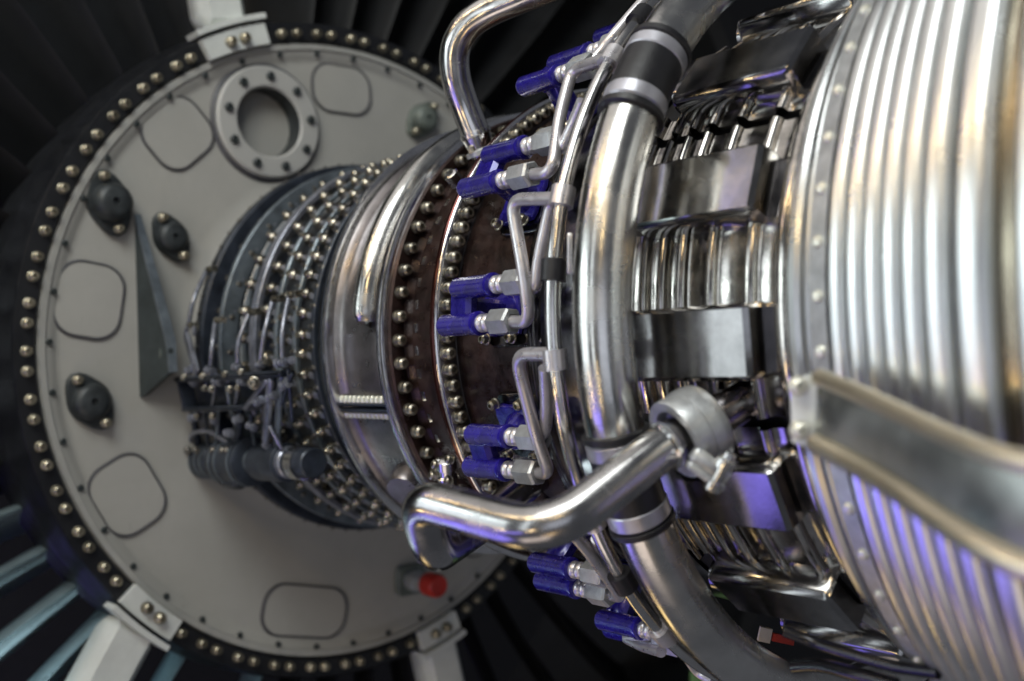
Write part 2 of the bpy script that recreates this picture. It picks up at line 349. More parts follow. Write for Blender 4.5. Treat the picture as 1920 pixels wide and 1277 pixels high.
# the black bolted ring
br = thing('bolted_ring', 'black ring with a close row of bright nuts round the grey plate', 'ring')
MB().revolve([(-.06, .973), (.012, .973), (.020, .979), (.020, 1.030), (.012, 1.036), (-.05, 1.036), (-.07, 1.05), (-.12, 1.055), (-.3, 1.05)], n=200).obj('ring_body', BLACKP, br)
brk = [(432, 82), (270, 1150), (812, 1182)]
bphi = [phi(on_s(x, y, 0)) for x, y in brk]
bm_ = boltmesh(BOLTP)
for k in range(100):
    ph = k*3.6 + (.28 if k % 2 else -.28); q = ((ph + 180) % 360) - 180
    if any(abs(q - a) < 5.6 for a in bphi) or abs(q) > 142: continue
    inst(bm_, 'bolt', br, frame(.020, 1.0, ph + jit(.08)) @ SX @ M.Rotation(jit(3), 4, 'Z') @ M.Scale(.0152, 4))
names = ['upper', 'lower left', 'lower right']
for nme, a, hw in zip(names, bphi, (6.2, 5.2, 4.6)):
    m_ = frame(.021, 1.003, a)
    t = thing('strut_bracket', 'white painted bracket bolted over the black ring at the %s strut' % nme, 'bracket', cyl(.02, 1.0, a), 'white strut brackets on the ring')
    MB().shell([(.0215, .972), (.034, .972)] and [(.0205, 1.034), (.044, 1.034)], a - hw, a + hw, 10, .062).obj('bracket_plate', WHITEP, t)
    for d_ in (-1.4, 1.4):
        inst(bm_, 'bolt', t, frame(.044, 1.0, a + d_) @ SX @ M.Scale(.017, 4))
    MB().shell([(-.02, 1.062), (.055, 1.062)], a - hw - .3, a + hw + .3, 10, .016).obj('top_flange', WHITEP, t)
    st = MB().box(frame(-.03, 1.05, a) @ M.Rotation(R({'upper': -15, 'lower left': 11, 'lower right': -4}[nme]), 4, 'X') @ M.Translation((0, -.65, 0)), .12, 1.30, .14, .02)
    tag(st.obj('fan_strut', WHITEP), 'broad white radial strut running outward from the %s bracket' % nme, 'strut', 'white radial struts')

# dark two-bolt caps on the plate
def cap(px, py, rad, h, m, label, roll, name='sensor_cap'):
    mt, p = on_plate(px, py, roll); t = thing(name, label, 'cap', p, 'two-bolt caps on the plate')
    ol = []
    for i in range(28):
        a = 2*pi*i/28; k = 1 + .42*abs(cos(a))**6; ol.append((rad*k*cos(a), rad*k*sin(a)*.93))
    MB().prism(ol, mt, .022, .005).obj('base_flange', m, t)
    MB().lathe([(.02, rad*.86), (h*.7, rad*.8), (h*.92, rad*.66), (h, rad*.5), (h, rad*.16), (h*.8, rad*.13)], mt, 28, False, True).obj('dome', m, t)
    for s_ in (-1, 1): inst(bm_, 'bolt', t, mt @ M.Translation((s_*rad*1.12, 0, .022)) @ M.Scale(.014, 4))
cap(203, 382, .066, .065, KNOB, 'dark grey cap with two bolts at the top of the triangular bracket', 75)
cap(318, 446, .054, .045, KNOB, 'oval dark cap with two bolts between the triangular bracket and the compressor', 60)
cap(166, 753, .062, .05, KNOB, 'dark domed cap with two bolts low on the left of the plate', 58)
cap(788, 226, .055, .055, LGREY, 'pale sage cap beside the upper curved pipe', 130)
mt, p = on_plate(766, 1086, 0)
t = thing('capped_fitting', 'dark pipe fitting with a round red plastic cap low on the plate', 'fitting', p)
MB().prism(rrect(.11, .10, .02), mt, .02, .004).obj('base_flange', LGREY, t)
MB().lathe([(.02, .034), (.05, .034), (.052, .028), (.085, .028), (.087, .024), (.13, .024)], mt, 24).obj('stub', FIT, t)
MB().lathe([(.105, .030), (.109, .037), (.165, .037), (.172, .032), (.170, .024), (.168, .0)], mt, 28, True, False).obj('red_cap', RED, t)
for k in range(20):
    a = 2*pi*k/20
    MB().box(mt @ M.Rotation(a, 4, 'Z') @ M.Translation((.0372, 0, .138)), .003, .005, .045, .001).obj('grip_ridge', RED, t)
# triangular bracket standing on the plate
a1, a2 = on_s(252, 402, .0), on_s(262, 745, .0); c1, c2 = on_s(311, 636, .11), on_s(318, 698, .11)
mid = on_s(270, 742, .02)
t = thing('triangular_bracket', 'tall triangular green-grey bracket with a lug hole standing on the plate', 'bracket', a1.lerp(a2, .5))
n_ = V((0, -.012, .0))
def slab(pts, d): 
    pts = [V(p) for p in pts]; k = len(pts)
    return MB().add(pts + [p + d for p in pts], [tuple(range(k)), tuple(range(2*k-1, k-1, -1))] + [(i, (i+1) % k, (i+1) % k + k, i + k) for i in range(k)])
apex = [c1, c1.lerp(c2, .35) + V((.008, 0, 0)), c1.lerp(c2, .7) + V((.004, 0, 0)), c2]
slab([a1, *apex, mid, a2], V((0, .014, .002))).obj('web', ARM, t)
e = (c1 - a1)
MB().grid([[p_ + V((.006, -.002, 0)), p_ + V((.006, w_, 0)), p_ + V((-.004, w_, 0)), p_ + V((-.004, -.002, 0))] for p_, w_ in ((a1, .016), (a1.lerp(c1, .5), .022), (c1, .026), (c2 + V((.002, 0, 0)), .020))], cv=True, cap0=True, cap1=True).obj('front_flange', RINGBL, t)
lug = c1.lerp(c2, .4) - V((.040, .003, 0))
MB().lathe([(0, .021), (.008, .021), (.009, .011), (.001, .010)], look(lug, V((0, -1, 0))), 20).obj('lug', LGREY, t)

# ================================================================== compressor case
VIS = (-118, 122)
def ring_obj(prof, m, parent, name, n=160, p0=-180, p1=180): return MB().revolve(prof, p0, p1, n).obj(name, m, parent)
cc = thing('compressor_case', 'dark blue-grey compressor casing crowded with rings and bolt rows', 'casing', (.4, 0, 0))
ring_obj([(.03, .52), (.07, .545), (.09, .55), (.09, .49), (.16, .472), (.23, .468), (.23, .485), (.25, .485), (.25, .465), (.42, .462), (.42, .485), (.45, .485), (.45, .465), (.60, .468), (.60, .49), (.62, .49), (.62, .47), (.735, .48)], CASEBL, cc, 'case_shell')
ring_obj([(.085, .545), (.088, .566), (.094, .57), (.128, .57), (.134, .565), (.136, .50)], CASEBL, cc, 'front_ring')
cnd = MB().lathe([(0, .008), (.010, .008), (.012, .005), (.018, .004)], n=8).mesh('pin', STUD)
cn = MB().lathe([(0, .008), (.010, .008), (.012, .005), (.018, .004)], n=8).mesh('bolt', BOLT)
for k in range(72):
    ph = -180 + k*5
    if VIS[0] < ph < VIS[1]: inst(cnd, 'bolt', cc, frame(.111, .5675, ph + jit(.3)) @ SOUT @ M.Scale(.6, 4))

def actuation_ring(s, r, wd, th, m, label, p0=-180, p1=180):
    t = thing('actuation_ring', label, 'ring', (s, 0, 0), 'rings round the compressor')
    MB().revolve([(s - wd/2, r - th), (s - wd/2, r - .002), (s - wd/2 + .002, r), (s + wd/2 - .002, r), (s + wd/2, r - .002), (s + wd/2, r - th)], p0, p1, 170).obj('band', m, t); return t
post = MB().lathe([(0, .015), (.026, .014), (.028, .010), (.040, .010), (.041, .0155), (.056, .015), (.060, .010), (.068, .008)], n=10)
POSTME = post.mesh('stud', BOLT); POSTD = post.mesh('stud', STUD)
def lever_mesh(ln):
    b = MB(); pts = []
    for i in range(9):
        t = i/8; pts.append((ln*t, .008*sin(pi*t)))
    rows = []
    for x, y in pts:
        wd = .011 - .0035*sin(pi*x/ln)
        rows.append([V((x, -y, -wd)), V((x, -y - .006, -wd*.8)), V((x, -y - .006, wd*.8)), V((x, -y, wd))])
    return b.grid(rows, cv=True, cap0=True, cap1=True).mesh('lever_arm', LEVER)
LV = {}
def vane_row(t, s_st, s_end, n, r, tw, dark=False, phase=0, r0=.476):
    ln = s_end - s_st; key = round(ln, 3)
    if key not in LV: LV[key] = lever_mesh(ln)
    for k in range(n):
        ph = -180 + 360*k/n + phase
        if not (VIS[0] < ph < VIS[1]): continue
        inst(POSTD if dark else POSTME, 'stud', t, frame(s_st, r0, ph + jit(.25)) @ SOUT)
        inst(LV[key], 'lever_arm', t, frame(s_st, r0 + .036, ph) @ M.Rotation(R(tw + jit(2)), 4, 'Y'))
        inst(cnd, 'pin', t, frame(s_end - .004, r0 + .040, ph - tw*.3) @ SOUT @ M.Scale(1.1, 4))
t = actuation_ring(.205, .552, .020, .05, RINGBL, 'thin bright-edged ring next to the front of the compressor'); vane_row(t, .165, .215, 34, .5, 6, True)
t = actuation_ring(.375, .540, .034, .014, LEVER, 'broad flat metal band round the middle of the compressor'); vane_row(t, .30, .37, 44, .5, 10, False, 2)
ring_obj([(.255, .50), (.255, .508), (.275, .508), (.275, .50)], RINGBL, t, 'inner_band')
t = actuation_ring(.478, .528, .018, .012, RINGBL, 'narrow slotted ring behind the broad compressor band'); vane_row(t, .428, .478, 54, .5, 12, False, 3)
t = actuation_ring(.575, .528, .016, .012, RINGBL, 'narrow ring between the two densest stud rows of the compressor'); vane_row(t, .525, .578, 60, .5, 12, False, 1)
t = actuation_ring(.665, .528, .016, .012, CASEBL, 'narrow dark ring next to the row of pointed nuts'); vane_row(t, .618, .668, 66, .5, 12, False, 2)
for s_, r_ in ((.252, .512), (.452, .506), (.556, .506), (.648, .508), (.698, .520)):
    ring_obj([(s_ - .003, .46), (s_ - .003, r_ - .002), (s_, r_), (s_ + .003, r_ - .002), (s_ + .003, .46)], FIT, cc, 'silver_flange')
# flange with pointed nuts that face forward
fl = thing('rear_compressor_flange', 'dark flange with a close row of pointed brass-toned nuts before the polished casing', 'flange', (.76, 0, 0))
ring_obj([(.70, .48), (.71, .50), (.757, .502), (.758, .556), (.762, .561), (.772, .561), (.774, .556), (.774, .52)], CASEBL, fl, 'flange_ring')
ring_obj([(.7745, .545), (.775, .563), (.778, .566), (.786, .566), (.789, .560), (.789, .53)], EDGE, fl, 'bright_rim')
p0 = phi(on_s(613, 604, .744))
for k in range(87):
    ph = p0 + k*360/87; q = ((ph+180) % 360) - 180
    if VIS[0] < q < VIS[1]: inst(CONEME, 'bolt', fl, frame(.758, .534, ph + jit(.12)) @ SXN @ M.Scale(.0138, 4))

# ================================================================== polished casing with the half-round bleed tube
pc = thing('polished_casing', 'smooth polished steel casing section with bright rims', 'casing', (.9, 0, 0))
ring_obj([(.786, .545), (.80, .532), (.815, .528), (.96, .526), (.985, .530), (.992, .545)], CASE, pc, 'case_wall', 200)
ring_obj([(.990, .54), (.991, .556), (.995, .560), (1.000, .560), (1.003, .553), (1.006, .560), (1.012, .562), (1.018, .562), (1.022, .556), (1.023, .50)], EDGE, pc, 'rear_rim', 200)
# rectangular cover plate under the tube's end
MB().shell([(.822, .533), (.826, .5345), (.962, .5345), (.966, .533)], -14.2, 1.0, 12, .004).obj('cover_plate', CASE, pc)
bt = thing('bleed_tube', 'thick half-round polished tube hugging the casing, ending in a rounded tip', 'tube', cyl(.93, .54, 20))
rows = []; S0, S1 = 2.2, 128
N_ = 90
for i in range(N_ + 1):
    ph = S0 + (S1 - S0)*i/N_; k = min(1, math.sqrt(max(0, 1 - (1 - min(1, (ph - S0)/3.4))**2))) if i else .02
    rows.append([cyl(.925 + .034*k*cos(pi*j/14), .527 + .046*k*sin(pi*j/14), ph) for j in range(15)])
MB().grid(rows, cap0=True).obj('tube_wall', DUCT, bt)
# axial joint with two rows of tiny bolts
sf = thing('split_joint', 'dark axial joint bar with tiny bolt rows across the polished casing', 'joint', cyl(.88, .53, -17))
for a, m_ in ((-16.0, CASEBL),):
    MB().box(frame(.885, .540, a), .215, .030, .009, .003).obj('joint_bar', m_, sf)
    MB().box(frame(.885, .540, a - 1.6), .215, .024, .008, .002).obj('joint_bar', m_, sf)
sb = MB().lathe([(0, .0085), (.010, .008), (.014, .005)], n=8).mesh('bolt', RIVET)
for k in range(10):
    inst(sb, 'bolt', sf, frame(.80 + k*.0185, .546, -15.5) @ M.Rotation(0, 4, 'X'))
    inst(sb, 'bolt', sf, frame(.80 + k*.0185, .543, -18.4) @ M.Rotation(pi, 4, 'X'))
# small nozzle stub low on the casing
sp = on_r(765, 905, .54)
MB().lathe([(-.03, .045), (.02, .045), (.03, .040), (.03, .02)], look(sp, cyl(0, 1, phi(sp)) + V((.4, 0, 0))), 28).obj('outlet_stub', CASE, pc)

# ================================================================== dark middle band and sparse nuts
mb = thing('middle_band', 'dark brown casing band with widely spaced hollow nuts', 'casing', (1.1, 0, 0))
ring_obj([(1.02, .50), (1.024, .548), (1.030, .552), (1.036, .548), (1.037, .515), (1.06, .506), (1.065, .512), (1.15, .509), (1.19, .512), (1.20, .540), (1.206, .562), (1.210, .565)], BROWN, mb, 'band_wall', 200)
ring_obj([(1.150, .515), (1.152, .530), (1.157, .533), (1.164, .533), (1.168, .529), (1.170, .515)], BROWN, mb, 'raised_ridge', 200)
bC = boltmesh(BOLT); p0 = phi(on_s(743, 591, 1.06))
for k in range(65):
    ph = p0 + k*360/65; q = ((ph+180) % 360) - 180
    if VIS[0] < q < VIS[1]: inst(bC, 'bolt', mb, frame(1.037, .532, ph + jit(.15)) @ SX @ M.Rotation(jit(3), 4, 'Z') @ M.Scale(.0148, 4))
slot = MB().shell([(1.072, .5135), (1.084, .5135)], -1.1, 1.1, 4, .003).mesh('polished_tab', EDGE, V((0,0,0)))
for k in range(65):
    ph = p0 + (k + .5)*360/65; q = ((ph+180) % 360) - 180
    if VIS[0] < q < VIS[1]: inst(slot, 'polished_tab', mb, M.Rotation(-R(ph), 4, 'X'))

# ================================================================== combustor case and its flange
fc = thing('combustor_flange', 'flange with a knife-bright edge and the closest row of hollow nuts', 'flange', (1.23, 0, 0))
ring_obj([(1.208, .50), (1.209, .568), (1.213, .574), (1.220, .574), (1.224, .570)], BROWNG, fc, 'gloss_lip', 220)
ring_obj([(1.2242, .565), (1.2245, .5725), (1.2285, .5745), (1.2315, .5725), (1.233, .568)], EDGE, fc, 'bright_edge', 220)
ring_obj([(1.2305, .571), (1.2325, .568), (1.2345, .545), (1.2345, .520), (1.25, .505)], CASE, fc, 'flange_face', 220)
bD = boltmesh(BOLT); p0 = phi(on_s(835, 664, 1.25))
for k in range(106):
    ph = p0 + k*360/106; q = ((ph+180) % 360) - 180
    if -105 < q < 125: inst(bD, 'bolt', fc, frame(1.2345, .553, ph + jit(.12)) @ SX @ M.Rotation(jit(3), 4, 'Z') @ M.Scale(.0155, 4))
cb = thing('combustor_case', 'dark maroon combustor casing that carries the blue fuel nozzles', 'casing', (1.4, 0, 0))
ring_obj([(1.236, .525), (1.26, .534), (1.275, .536), (1.44, .536), (1.462, .532), (1.47, .534)], BROWN, cb, 'case_wall', 200)
for a, b_ in ((1.472, .545), (1.486, .552), (1.502, .558)):
    ring_obj([(a - .006, .53), (a - .005, b_ - .004), (a - .002, b_), (a + .003, b_), (a + .006, b_ - .004), (a + .007, .53)], DARKCH, cb, 'edge_ring', 200)
ring_obj([(1.50, .53), (1.53, .56), (1.62, .565), (1.70, .555)], DARKCH, cb, 'rear_wall', 160)

# ================================================================== fuel nozzles
NPH = [72.2, 49.6, 26.3, 3.2, -20.2, -45.8, -60.5, -90]
X0, R0 = 1.43, .538
def nx(x): return x - X0
def nloc(x, rr, z): return V((x - X0, -(rr - R0), z))
cylm = [(0, .008), (.0025, .0165), (.009, .0203), (.100, .0203), (.103, .0222), (.111, .0222), (.113, .019)]
neck = [(.112, .014), (.116, .0165), (.122, .0165), (.126, .0135), (.131, .0165), (.137, .0165), (.141, .0140), (.150, .0150)]
hexp = [(.148, .015), (.150, .0225), (.155, .0245), (.196, .0245), (.201, .0215), (.201, .013), (.190, .012)]
stem = MB()
stem.box(M.Translation(nloc(1.425, .605, 0)), .050, .10, .034, .008)
stem.box(M.Translation(nloc(1.425, .652, 0)), .058, .030, .060, .008)
stem.lathe([(0, .034), (.012, .034), (.03, .022), (.05, .019)], M.Translation(nloc(1.425, .550, 0)) @ SOUT, 20)
dm = []
for i in range(24):
    a = 2*pi*i/24; k = 1 + .35*abs(cos(2*a + pi/2))**4; dm.append((.046*k*cos(a)*1.1, .046*k*sin(a)))
flg = MB().prism(dm, M.Translation(nloc(1.415, .546, 0)) @ SOUT, .010, .003)
boss = MB().prism(rrect(.17, .135, .03), M.Translation(nloc(1.44, .534, 0)) @ SOUT, .010, .004)
NM = dict(stem=stem.mesh('stem', BLUE), flange=flg.mesh('mounting_flange', BLUE), boss=boss.mesh('boss_plate', DARKCH),
          port=MB().lathe(cylm, SX, 28).mesh('fuel_port', BLUE), neck=MB().lathe(neck, SX, 24).mesh('neck', PIPE),
          nut=MB().lathe(hexp, SX, 6, tw=.3).mesh('hex_nut', FIT, ang=20))
rib_ = MB().box(M.Translation(nloc(1.412, .646, 0)), .012, .030, .05, .003).mesh('web', BLUE)
NL = ['blue fuel nozzle at the top edge of the photo above the other nozzles', 'blue fuel nozzle standing against the black background, left of the rubber sleeve',
      'pair of blue fuel ports just right of the upper curved pipe\'s foot', 'blue fuel nozzle pair at mid height, level with the middle box cover',
      'blue fuel nozzle pair directly above the long elbow pipe', 'blue fuel nozzle just below the long elbow pipe', 'lowest visible blue fuel nozzle beside the big duct',
      'hidden blue fuel nozzle on the underside of the combustor']
PORTS = {}
for i, ph in enumerate(NPH[:7]):
    t = thing('fuel_nozzle', NL[i], 'fuel nozzle', cyl(X0 + 0, R0, ph), 'blue fuel nozzles round the combustor', local=True)
    fr = frame(X0 + (.055 if i == 6 else 0), R0 + (.015 if i == 6 else 0), ph); t.matrix_world = fr
    def pin(k, name, m=M()):
        o = make_obj(name, NM[k] if isinstance(k, str) else k, t); o.matrix_local = m; return o
    pin('stem', 'stem'); pin('flange', 'mounting_flange'); pin('boss', 'boss_plate'); pin(rib_, 'web')
    for z, x in ((-.033, 1.370), (.033, 1.407)):
        T_ = M.Translation(nloc(x, .66, z)) @ M.Rotation(jit(.3), 4, 'X')
        pt_ = pin('port', 'fuel_port', T_); nk = pin('neck', 'neck', T_); nt_ = pin('nut', 'hex_nut', T_)
        PORTS[i, z > 0] = fr @ nloc(x + .19, .66, z); 
    for z, x in ((-.052, 1.375), (-.052, 1.45), (.052, 1.375), (.052, 1.45)):
        o = make_obj('bolt', boltmesh(BOLTP), t); o.matrix_local = M.Translation(nloc(x, .556, z)) @ SOUT @ M.Scale(.0115, 4)
def feed(i, up, pts, label, fil=.035, rad=.0112):
    a = PORTS[i, up]; P_ = [a] + [on_r(x, y, r) for x, y, r in pts]
    o = MB().tube(path(P_, fil), rad, 16).obj('fuel_pipe', PIPE); tag(o, label, 'pipe', 'thin fuel pipes from the nozzles')
feed(3, False, [(993, 606, .665), (984, 520, .685), (958, 374, .712), (1052, 372, .716)], 'grey bent fuel pipe rising from the middle nozzle pair\'s lower port')
feed(3, True, [(1003, 546, .665), (1010, 490, .672), (1033, 385, .69), (1040, 370, .70)], 'thin pipe from the middle pair\'s upper port, tucked behind the bent one')
feed(4, False, [(1030, 889, .668), (1004, 815, .685), (966, 664, .712), (1040, 664, .716)], 'grey bent fuel pipe rising from the lowest port above the elbow pipe')
feed(4, True, [(1022, 806, .665), (1026, 760, .675), (1022, 690, .70)], 'thin pipe rising behind the bent one, from the upper port above the elbow')
feed(2, False, [(1036, 325, .665), (1048, 225, .68), (1072, 132, .70), (1142, 108, .716)], 'grey bent fuel pipe from the nozzle beside the curved pipe\'s foot')
feed(2, True, [(1052, 285, .66), (1075, 235, .675), (1093, 190, .70)], 'short thin pipe hidden behind the tall bent one at the upper nozzle pair')
feed(1, False, [(1128, 95, .668), (1150, 68, .68), (1205, 4, .705), (1250, -40, .712)], 'grey fuel pipe slanting up to the top edge from the nozzle on black')
feed(5, False, [(1166, 1121, .665), (1105, 1035, .69), (1062, 985, .712), (1098, 968, .716)], 'sharply hooked fuel pipe below the long elbow pipe')
feed(5, True, [(1125, 1050, .66), (1120, 1010, .68)], 'stub of fuel pipe half hidden under the elbow pipe')
feed(6, True, [(1170, 1195, .69), (1205, 1212, .70), (1240, 1222, .71)], 'hooked silver pipe between the two lowest blue ports', .02, .0105)
feed(6, False, [(1310, 1262, .68), (1340, 1275, .70)], 'pipe stub leaving the lowest hexagon nut')

# ================================================================== thin manifold pipe
mp = thing('manifold_pipe', 'slim chrome pipe ringing the engine left of the big duct', 'pipe', cyl(1.728, .714, 0))
MB().tube(arc(1.728, .714, -112, 112, 120), .0125, 20).obj('pipe_wall', CHROME, mp)
def collar(px, py, L, rad, m, name, s=1.728, r=.714, parent=mp):
    a = phi(on_s(px, py, s)); d_ = math.degrees(L/2/r)
    MB().tube([cyl(s, r, a - d_)] + arc(s, r, a - d_ + .05, a + d_ - .05, 4) + [cyl(s, r, a + d_)], rad, 20).obj(name, m, parent)
for x, y in ((1049, 367), (1037, 675), (1146, 108), (1235, 1205), (1112, 972)): collar(x, y, .032, .0195, PIPE, 'tee_block')
for x, y in ((1032, 506), (1188, 12), (1172, 1083)): collar(x, y, .034, .0205, RUBBER, 'rubber_clamp')
t = MB().box(look(on_r(1068, 475, .735), AZ, AY), .007, .062, .01, .002)
tag(t.obj('bracket_strip', PIPE), 'thin pale metal strip beside the black clamp on the slim pipe', 'bracket')

# ================================================================== the big bleed duct
du = thing('bleed_duct', 'thick satin steel duct curving round the engine in front of the turbine', 'duct', cyl(1.824, .701, 0))
MB().tube(arc(1.824, .701, -118, 118, 150), .0455, 40).obj('duct_wall', DUCT, du)
def sleeve(pxa, pya, pxb, pyb, rad, m, name):
    a, b_ = phi(on_s(pxa, pya, 1.824)), phi(on_s(pxb, pyb, 1.824)); n = 8
    pts = arc(1.824, .701, a, b_, n); rr = [rad]*(n+1); rr[0] = rad - .003; rr[-1] = rad - .003
    return MB().tube(pts, rr, 40).obj(name, m, du)
sleeve(1236, 102, 1190, 210, .0495, RUBBER, 'rubber_sleeve')
sleeve(1236, 103, 1226, 124, .0515, BAND, 'clamp_band'); sleeve(1198, 186, 1189, 212, .0515, BAND, 'clamp_band')
sleeve(1241, 92, 1236, 103, .0535, RUBBER, 'end_bead'); sleeve(1188, 214, 1184, 226, .0535, RUBBER, 'end_bead')
sleeve(1152, 812, 1196, 990, .0488, RUBBER, 'rubber_sleeve')
sleeve(1155, 822, 1162, 852, .0505, BAND, 'clamp_band'); sleeve(1181, 950, 1192, 980, .0505, BAND, 'clamp_band')
sleeve(1151, 808, 1154, 820, .0530, RUBBER, 'end_bead'); sleeve(1192, 982, 1197, 993, .0530, RUBBER, 'end_bead')

# ================================================================== long elbow pipe with its band clamp
ep = thing('elbow_pipe', 'thick elbow pipe crossing in front of the duct and turning down at its left end', 'pipe', on_d(1100, 940, 1.55))
P_ = [on_d(1300, 806, 1.535), on_d(1232, 846, 1.51), on_d(1030, 1003, 1.44), on_d(783, 935, 1.60), on_d(812, 1040, 1.66), on_d(900, 985, 1.98), cyl(1.385, .53, -33)]
def path2(pts, fils, seg=10):
    out = [pts[0]]
    for (a, b_, c), f in zip(zip(pts, pts[1:], pts[2:]), fils):
        f = min(f, (b_-a).length*.49, (c-b_).length*.49); p = b_ + (a-b_).normalized()*f; q = b_ + (c-b_).normalized()*f
        for i in range(seg+1): u = i/seg; out.append(p*(1-u)**2 + b_*2*u*(1-u) + q*u*u)
    return out + [pts[-1]]
MB().tube(path2([V(p) for p in P_], (.03, .070, .050, .05, .05)), .0325, 40).obj('pipe_wall', ELBOW, ep)
ax_ = (P_[0] - P_[1]).normalized()
MB().lathe([(-.004, .033), (.0, .0365), (.008, .0365), (.012, .0335)], look(P_[1] + ax_*.014, ax_), 40, False, False).obj('weld_bead', CHROME, ep)
vb = thing('band_clamp', 'round silver band clamp with a tightening bolt at the right end of the elbow pipe', 'clamp', P_[1] + ax_*.04)
cm = look(P_[1] + ax_*.034, ax_)
MB().lathe([(.020, .034), (.018, .0425), (.001, .044), (.0, .046), (.0, .0590), (.002, .0600), (.056, .0600), (.058, .0585), (.058, .046)], cm, 48, False, False).obj('band', FIT, vb)
MB().lathe([(.050, .050), (.056, .048), (.057, .03), (.057, .001)], cm, 40, False, False).obj('end_face', FIT, vb)
e0 = cm @ V((0, 0, .045)); e1 = cyl(1.975, .545, -13)
MB().lathe([(0, .030), ((e1 - e0).length, .030)], look(e0, e1 - e0), 24).obj('outlet_tube', DARKCH, vb)
MB().lathe([(.026, .0602), (.026, .0618), (.030, .0622), (.042, .0622), (.046, .0618), (.046, .0602)], cm, 48, False, False).obj('strap_bead', FIT, vb)
# tightening lug below right of the band
lp = on_d(1352, 885, 1.46)
MB().box(look(on_d(1332, 872, 1.475), AZ, AY) @ M.Rotation(R(-35), 4, 'Z'), .06, .022, .03, .004).obj('lug', FIT, vb)
MB().box(look(on_d(1322, 892, 1.475), AZ, AY) @ M.Rotation(R(-35), 4, 'Z'), .06, .012, .03, .003).obj('lug', FIT, vb)
MB().lathe([(-.030, .010), (-.028, .013), (-.016, .013), (-.016, .008), (.008, .008), (.008, .0150), (.020, .0150), (.022, .010), (.030, .009), (.031, .0)], look(lp, AX*.45 + AY*1 + AZ*.3), 12, True, False).obj('tightening_bolt', CHROME, vb)

# ================================================================== upper curved pipe
up_ = thing('curved_pipe', 'shiny curved pipe rising from the casing and bending off the top edge', 'pipe', on_d(888, 268, 2.33))
P2 = [on_d(894, 256, 2.34), on_d(873, 203, 2.33), on_d(855, 145, 2.31), on_d(854, 92, 2.29), on_d(876, 50, 2.27), on_d(915, 22, 2.25), on_d(975, -4, 2.22), on_d(1060, -40, 2.18), cyl(1.60, .83, 70), cyl(1.74, .82, 76), cyl(1.82, .74, 80), cyl(1.84, .60, 82)]
MB().tube(smooth(P2, 7), .0325, 36).obj('pipe_wall', CHROME, up_)
d2 = (P2[0] - P2[1]).normalized()
MB().lathe([(-.012, .033), (-.010, .0355), (-.002, .0355), (0, .033), (.012, .0315), (.030, .029), (.045, .027)], look(P2[0], d2), 32).obj('ferrule', CHROME, up_)
fb = P2[0] + d2*.040
MB().prism(rrect(.075, .06, .025), look(fb, -d2, V((1, 0, .3))), .012, .003).obj('foot_flange', FIT, up_)
for x, y in ((-.036, -.02), (.036, .0), (-.02, .03)):
    inst(bC, 'bolt', up_, look(fb, -d2, V((1, 0, .3))) @ M.Translation((x*.8, y*.8, .010)) @ M.Scale(.011, 4))
# small unions
t = thing('pipe_union', 'small chrome union nut between the curved pipe\'s foot and the blue ports', 'fitting', on_r(853, 327, .58))
u_ = cyl(0, 1, 36) + V((.15, 0, 0))
MB().lathe([(-.020, .013), (-.018, .0165), (.012, .0165), (.014, .013), (.014, .008)], look(on_r(850, 333, .575), u_), 6).obj('nut', CHROME, t)
MB().lathe([(.018, .012), (.05, .012)], look(on_r(850, 333, .575), -u_), 16).obj('stub', CHROME, t)
t = thing('clamp_fitting', 'bright chrome clamp fitting with small bolts above the elbow pipe\'s left end', 'fitting', on_r(845, 890, .56))
c0 = on_r(838, 885, .575)
MB().lathe([(-.035, .016), (-.03, .022), (-.01, .022), (-.006, .017), (.006, .017), (.01, .022), (.03, .022), (.035, .014)], look(c0, V((.3, -.3, .9))), 24).obj('body', CHROME, t)
MB().lathe([(0, .03), (.012, .03), (.016, .024), (.05, .022)], look(on_r(862, 922, .56), V((.6, -.2, -.8))), 24).obj('union', CHROME, t)
for x, y in ((817, 893), (846, 903), (848, 862), (822, 872)): inst(bC, 'bolt', t, look(on_r(x, y, .585), V((-.1, -1, .2))) @ M.Scale(.0105, 4))

# ================================================================== turbine case with liner strips and box covers
tc_ = thing('turbine_case', 'dark turbine casing behind the box covers and polished ribbed strips', 'casing', (1.9, 0, 0))
ring_obj([(1.66, .50), (1.70, .548), (2.02, .552), (2.05, .56), (2.055, .575)], DEEP, tc_, 'case_wall', 140)
BPH = [-4.4 + 23*k for k in range(-3, 5)]
# strip profile: plain band with half-round hoops
hoops = [(1.752, .007), (1.790, .007), (1.828, .008), (1.868, .009), (1.925, .010), (1.998, .011)]
prof = [(1.715, .562)]
for s_, hw in hoops:
    prof += [(s_ - hw*1.5, .565), (s_ - hw, .567)] + [(s_ - hw*cos(pi*j/6)*.98, .568 + .012*sin(pi*j/6)) for j in range(1, 6)] + [(s_ + hw, .567), (s_ + hw*1.5, .565)]
prof += [(2.035, .566), (2.05, .572)]
def sub(k): return {0: 'left'}.get(k, '')
place = ['lowest', 'second lowest', 'third lowest', 'middle', 'fourth from the bottom', 'upper', 'second highest', 'highest', 'topmost']
desc = ['polished hooped strip near the bottom edge, under the lowest box cover', 'gold-tinted hooped strip just above the lowest box cover', 'polished hooped strip between the violet-lit box and the clamp\'s height',
        'polished hooped strip at mid height, above the middle box cover', 'polished hooped strip split by a black slot, under the large upper box cover', 'hooped strip beside the black rubber sleeve, above the large upper box cover',
        'hooped strip at the top edge beside the duct', 'hooped strip over the crown of the turbine, at the top edge', 'x']
